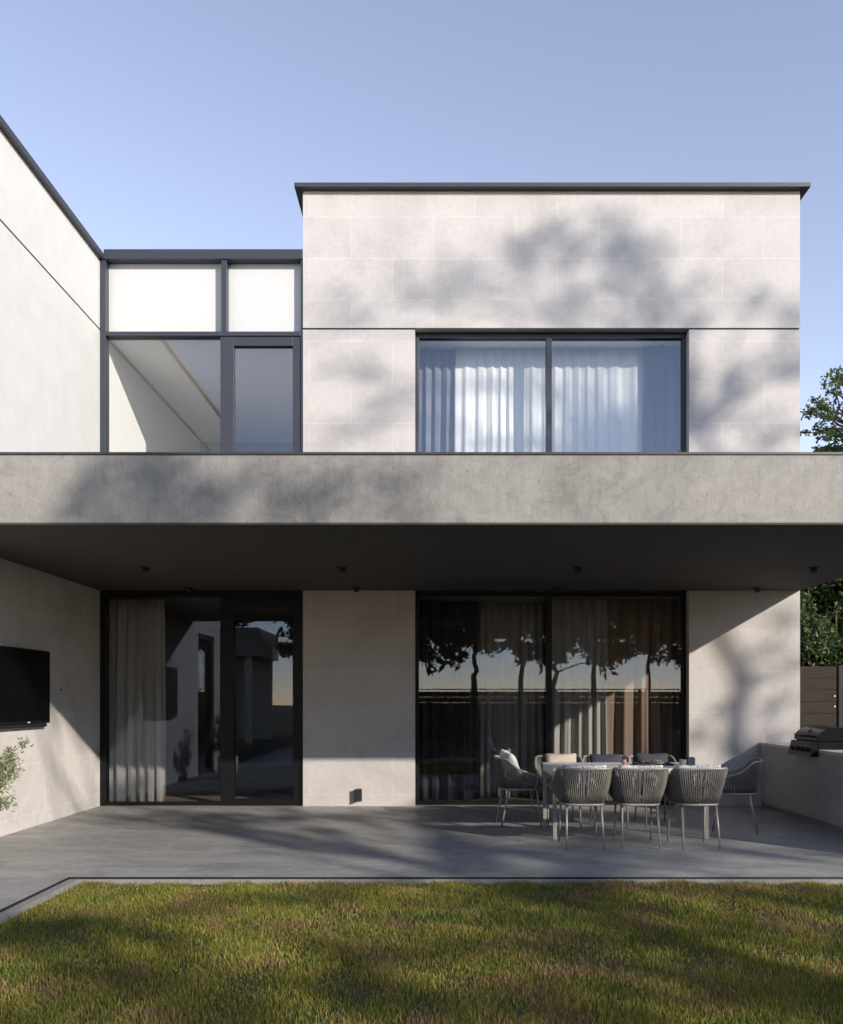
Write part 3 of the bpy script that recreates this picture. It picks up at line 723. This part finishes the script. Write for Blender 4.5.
# tall trees in the garden behind the viewer, whose crowns dapple the house
def off(P, t_): return tuple(np.array(P) + np.array(SUN) * t_)
def sh(px, py, r, d=1.0, t_=22):      # crown cluster whose shade lands on this spot of the facade
    return (*off(((px - 437) / 72, 0, 1.46 + (701 - py) / 72), t_), r, d)
A = [sh(330, 308, .35, .6), sh(400, 292, .35, .6), sh(452, 280, .42, .8), sh(500, 262, .5, .9, 23), sh(545, 250, .5, 1), sh(580, 235, .5, 1, 21), sh(620, 222, .42, .9),
     sh(640, 255, .55, 1.1, 22.5), sh(600, 275, .5, .9), sh(660, 285, .5, 1), sh(690, 310, .42, .8), sh(560, 300, .4, .6), sh(640, 310, .4, .7, 23),
     sh(760, 300, .3, .6), sh(795, 315, .35, 1.1), sh(790, 360, .5, 1), sh(740, 385, .5, .8, 21), sh(715, 420, .55, .8), sh(780, 430, .55, 1, 21),
     sh(340, 370, .3, .35), sh(380, 400, .35, .35), sh(330, 430, .4, .4),
     sh(785, 620, .2, 1.2), sh(765, 650, .2, 1.3), sh(745, 678, .2, 1.3), sh(722, 706, .2, 1.2), sh(700, 738, .2, 1.2), sh(795, 665, .32, 1), sh(780, 700, .36, 1), sh(790, 740, .4, 1), sh(745, 740, .35, .7)]
tree('tall_shade_tree', (20.2, -15.6, -.045), A, 'tall spreading tree at the right of the garden, behind the viewer', M['leaf2'], .14, 225, .24, 6.5, flat=.9)
def gs(x, y, r, d=1.0, t_=17, z=0): return (*off((x, y, z), t_), r, d)
B = []
for x, y, r_, d_ in ((-2.7, -6.2, .42, 1), (-2.1, -6.5, .36, .9), (-3.1, -6.9, .4, .8), (-1.9, -7.4, .40, .8), (-1.0, -7.9, .42, .7), (0, -7.8, .36, .6), (.8, -8.0, .45, .9), (1.6, -7.5, .42, .8), (2.2, -7.9, .45, .9), (-.4, -6.9, .26, .5),
                  (1.0, -5.4, .28, .7), (1.6, -5.75, .30, .7), (2.7, -5.3, .34, .8), (3.4, -5.6, .36, .8), (4.2, -5.3, .4, .9), (.6, -6.0, .24, .4), (2.9, -7.1, .36, .7), (-2.4, -8.2, .45, .8), (3.6, -6.5, .3, .5)):
    B.append(gs(x, y, r_, d_, rng.uniform(15, 19)))
for x, y, r_, d_ in ((-4.0, -1.2, .34, .6), (-3.2, -.95, .38, .9), (-2.4, -1.3, .38, .9), (-1.7, -1.05, .36, .9), (-.9, -1.25, .38, .9), (-.2, -1.05, .34, .9), (1.3, -1.05, .34, .5), (2.1, -.9, .4, .9), (2.9, -1.1, .45, 1), (3.7, -.9, .45, 1),
                  (-2.6, -2.0, .36, .8), (-1.4, -2.2, .30, .6), (2.9, -2.2, .42, 1), (3.7, -2.2, .45, 1), (.9, -3.6, .30, .6), (1.9, -3.7, .35, .7), (3.0, -3.5, .4, .9), (3.9, -3.6, .4, .9), (1.5, -4.7, .3, .5)):
    B.append(gs(x, y, r_, d_, rng.uniform(16, 19)))
B += [gs(1.25, 0, .26, 1.3, 20, .75), gs(1.65, 0, .26, 1.3, 21, .85), gs(1.5, 0, .26, 1.3, 19, .45), gs(1.0, 0, .22, 1, 20, .6), gs(-4.3, 0, .22, .9, 20, .4), gs(-3.9, 0, .22, .8, 20, .45), gs(3.4, -2.3, .4, 1, 18, .6), gs(3.2, -2.2, .35, 1, 19, .4)]
B += [gs(-2.9, -4.46, .42, 1, 18, 3.2), gs(-2.5, -4.46, .42, 1, 18, 3.25), gs(-2.0, -4.46, .35, .8, 18, 3.2), gs(-1.1, -4.46, .4, .5, 18, 3.3), gs(-.4, -4.46, .3, .5, 18, 3.3)]
tree('broad_shade_tree', (13.0, -20.6, -.045), B, 'broad low tree at the right of the lawn, behind the viewer', M['leaf2'], .17, 430, .2, 3.4, flat=.7)
# umbrella pines and boundary fence behind the viewer, mirrored in the glass
PG = 'umbrella pines behind the boundary fence'
for i, (x, y, h, r) in enumerate(((-1.3, -23, 9.0, 2.0), (1.2, -16.6, 4.9, 1.35), (3.6, -25, 9.8, 2.4), (6.6, -24, 9.2, 2.2), (9.6, -27, 10, 2.6), (12.8, -27, 9.0, 2.4), (-5.4, -24, 10, 2.6), (-10, -26, 11, 3), (16, -29, 8.5, 2.6))):
    cl = []; z0 = 3.3
    for k in range(16 if h < 6 else 46):
        a = rng.uniform(0, 2 * math.pi); z = rng.uniform(z0, h - .3); f_ = (z - z0) / (h - z0)
        q = rng.uniform(.15, 1) ** .6 * r * math.sin(math.pi * (.22 + .70 * f_)) ** .7
        cl.append((x + .2 + math.cos(a) * q, y + math.sin(a) * q, z, rng.uniform(.4, .7)))
    tree('umbrella_pine', (x, y, -.045), cl, ['pine just left of the view line behind the fence', 'pine standing on the lawn in front of the fence', 'third pine along the back fence', 'fourth pine along the back fence', 'fifth pine along the back fence', 'sixth pine along the back fence', 'pine behind the left part of the fence', 'leftmost pine behind the fence', 'rightmost pine behind the fence'][i],
         M['needle'], .17, 620, .15, min(h * .42, 2.6), PG, flat=.55)
GG = 'trees added around the lawn to block low sky'  # trees added to block low sky and deepen the shade under the slab
for i, (x, y, h, r, lab) in enumerate(((-14, -19, 14, 3.6, 'added tall dark tree at the far left of the lawn'), (-19, -12, 14, 3.8, 'added tall dark tree beyond the left wing'), (-20, -27, 15, 4, 'tallest added dark tree in the far left corner'), (-2, -31, 10.5, 3.6, 'added dark tree far behind the middle pines'),
        (6, -32, 10.5, 3.8, 'added dark tree far behind the right pines'), (13.5, -33, 10.5, 3.8, 'added dark tree farthest from the house'), (20, -30, 9.6, 3.6, 'added dark tree low on the sunny side of the garden'), (27, -27, 9.2, 3.8, 'added dark tree at the sunny far right corner'),
        (27, -17, 8.6, 3.6, 'added dark tree beside the tall spreading tree'), (20.5, -8, 8, 3.4, 'added tall dark tree on the right side of the lawn'), (17, -3, 8.2, 3.0, 'added tall dark tree right of the kitchen counter'), (15.5, 2.5, 7.5, 3.0, 'added tall dark tree right of the laurels'))):
    cl = []
    for k in range(40):
        a = rng.uniform(0, 2 * math.pi); z = rng.uniform(3.6 if -5 < x < 15 else .9, h - .5); f_ = z / h
        q = rng.uniform(.2, 1) ** .5 * r * (1.0 if f_ < .45 else max(.25, 1 - ((f_ - .45) / .6) ** 2))
        cl.append((x + math.cos(a) * q, y + math.sin(a) * q, z, rng.uniform(.75, 1.2)))
    tree('sky_blocker_tree', (x, y, -.045), cl, lab, M['leaf'], .42, 90, .22, 1.6, GG, flat=.8)
fb = empty('boundary_fence', (15.2, -18.5, -.045), 0, 'long dark board fence closing the far side of the lawn', 'fence')
m = MB()
for k in range(9): m.box(-20, 22, 0, .02, .05 + k * .2, .242 + k * .2)
m.box(-20, 22, -.03, .05, 1.90, 1.94); m.build('board_panel', M['darkfence'], fb)
for k in range(15):
    m = MB(); m.box(-20 + k * 3, -19.9 + k * 3, .021, .12, 0, 1.89); m.build('post', M['darkfence'], fb)
gp = empty('garden_pavilion', (-9.7, -18, -.06), 0, 'flat roofed concrete garden pavilion at the left end of the boundary fence', 'pavilion')
m = MB(); m.box(-3.8, 3.4, -4, 0, 3.1, 4.1); m.build('roof', M['concrete'], gp)
m = MB(); m.box(-3.6, 3.2, -3.9, -3.7, 0, 3.1); m.box(-3.6, -3.4, -3.7, -.3, 0, 3.1); m.build('wall', M['render'], gp)
for x in (-.6, 2.9):
    m = MB(); m.box(x, x + .22, -.55, -.33, 0, 3.1); m.build('column', M['render'], gp)
m = MB(); m.box(-3.4, -.6, -.5, -.42, 0, 3.1); m.build('slatted_screen', M['darkfence'], gp)
# side fence by the house corner
sf = empty('side_fence', (5.05, 1.25, -.045), 0, 'brown horizontal board fence beside the right corner of the house', 'fence')
m = MB(); zz = .05
while zz < 1.9: m.box(.0, 1.10, 0, .022, zz, zz + .176); zz += .181
m.build('board_panel', M['fence'], sf, bevel=.002)
m = MB(); m.box(1.10, 1.17, -.03, .06, 0, 2.05); m.build('post', M['darkfence'], sf, bevel=.003)
for z in (1.42, 1.58):
    m = MB(); m.lathe([(.012, 0), (.012, .006), (.006, .008)], n=10); m.build('bolt', M['mark'], sf, loc=(1.05, 0, z), rot=(R(90), 0, 0))
gt = empty('side_gate', (6.24, 1.3, -.045), 0, 'near black board gate beyond the brown side fence', 'gate')
m = MB()
for k in range(10): m.box(.0, 3.2, 0, .022, .05 + k * .19, .235 + k * .19)
m.build('board_panel', M['darkfence'], gt)
for x in (0.02, 3.1):
    m = MB(); m.box(x, x + .08, .0225, .1, 0, 1.95); m.build('post', M['darkfence'], gt)

# ------------------------------------------------------------------ lawn blades
def grass(n, x0, x1, y0, y1):
    x = rng.uniform(x0, x1, n); y = rng.uniform(y0, y1, n)
    keep = (np.abs(x) < (y + 11.94) * .56 + 1.6); x, y = x[keep], y[keep]; n = len(x)
    r3 = np.random.default_rng(3)
    def field(f0, m=9):
        q = np.zeros(n)
        for _ in range(m):
            a_ = r3.uniform(0, 2 * math.pi); f_ = f0 * r3.uniform(.6, 1.7); q += np.sin((x * math.cos(a_) + y * math.sin(a_)) * f_ + r3.uniform(0, 6.3))
        return q / math.sqrt(m * .5)
    clump = field(14); wide = field(3.2)
    keep = rng.uniform(0, 1, n) < np.clip(.85 + .15 * clump + .10 * wide, .55, 1)
    h = (.030 + .006 * clump + .004 * wide + rng.normal(0, .009, n)).clip(.009, .07)
    x, y, h = x[keep], y[keep], h[keep]; n = len(x)
    h *= np.where(rng.uniform(0, 1, n) > .97, 1.35, 1)
    a = rng.uniform(0, 2 * math.pi, n); la = rng.uniform(0, 2 * math.pi, n); lean = rng.uniform(.05, .6, n) * h
    wd = rng.uniform(.0014, .0028, n)
    base = np.stack([x, y, np.full(n, -.062)], 1); sd = np.stack([np.cos(a), np.sin(a), np.zeros(n)], 1) * wd[:, None]
    ld = np.stack([np.cos(la), np.sin(la), np.zeros(n)], 1)
    mid = base + ld * (lean * .3)[:, None]; mid[:, 2] += h * .58
    tip = base + ld * lean[:, None]; tip[:, 2] += h
    v = np.stack([base - sd, base + sd, mid + sd * .8, mid - sd * .8, tip], 1).reshape(-1, 3)
    i = np.arange(n) * 5
    me = bpy.data.meshes.new('lawn_grass')
    q = np.stack([i, i + 1, i + 2, i + 3], 1); t_ = np.stack([i + 3, i + 2, i + 4], 1)
    me.vertices.add(5 * n); me.vertices.foreach_set('co', v.ravel())
    me.loops.add(7 * n); me.loops.foreach_set('vertex_index', np.concatenate([q, t_], 1).ravel())
    me.polygons.add(2 * n)
    st = np.stack([np.arange(n) * 7, np.arange(n) * 7 + 4], 1).ravel()
    me.polygons.foreach_set('loop_start', st)
    me.update(calc_edges=True); me.validate(); me.materials.append(M['blade'])
    o = bpy.data.objects.new('lawn_grass', me); COL.objects.link(o)
    return tag(o, 'short olive green lawn with dry brownish patches', 'grass', kind='stuff')
grass(600000, -2.93, 7.0, -8.9, -4.827)
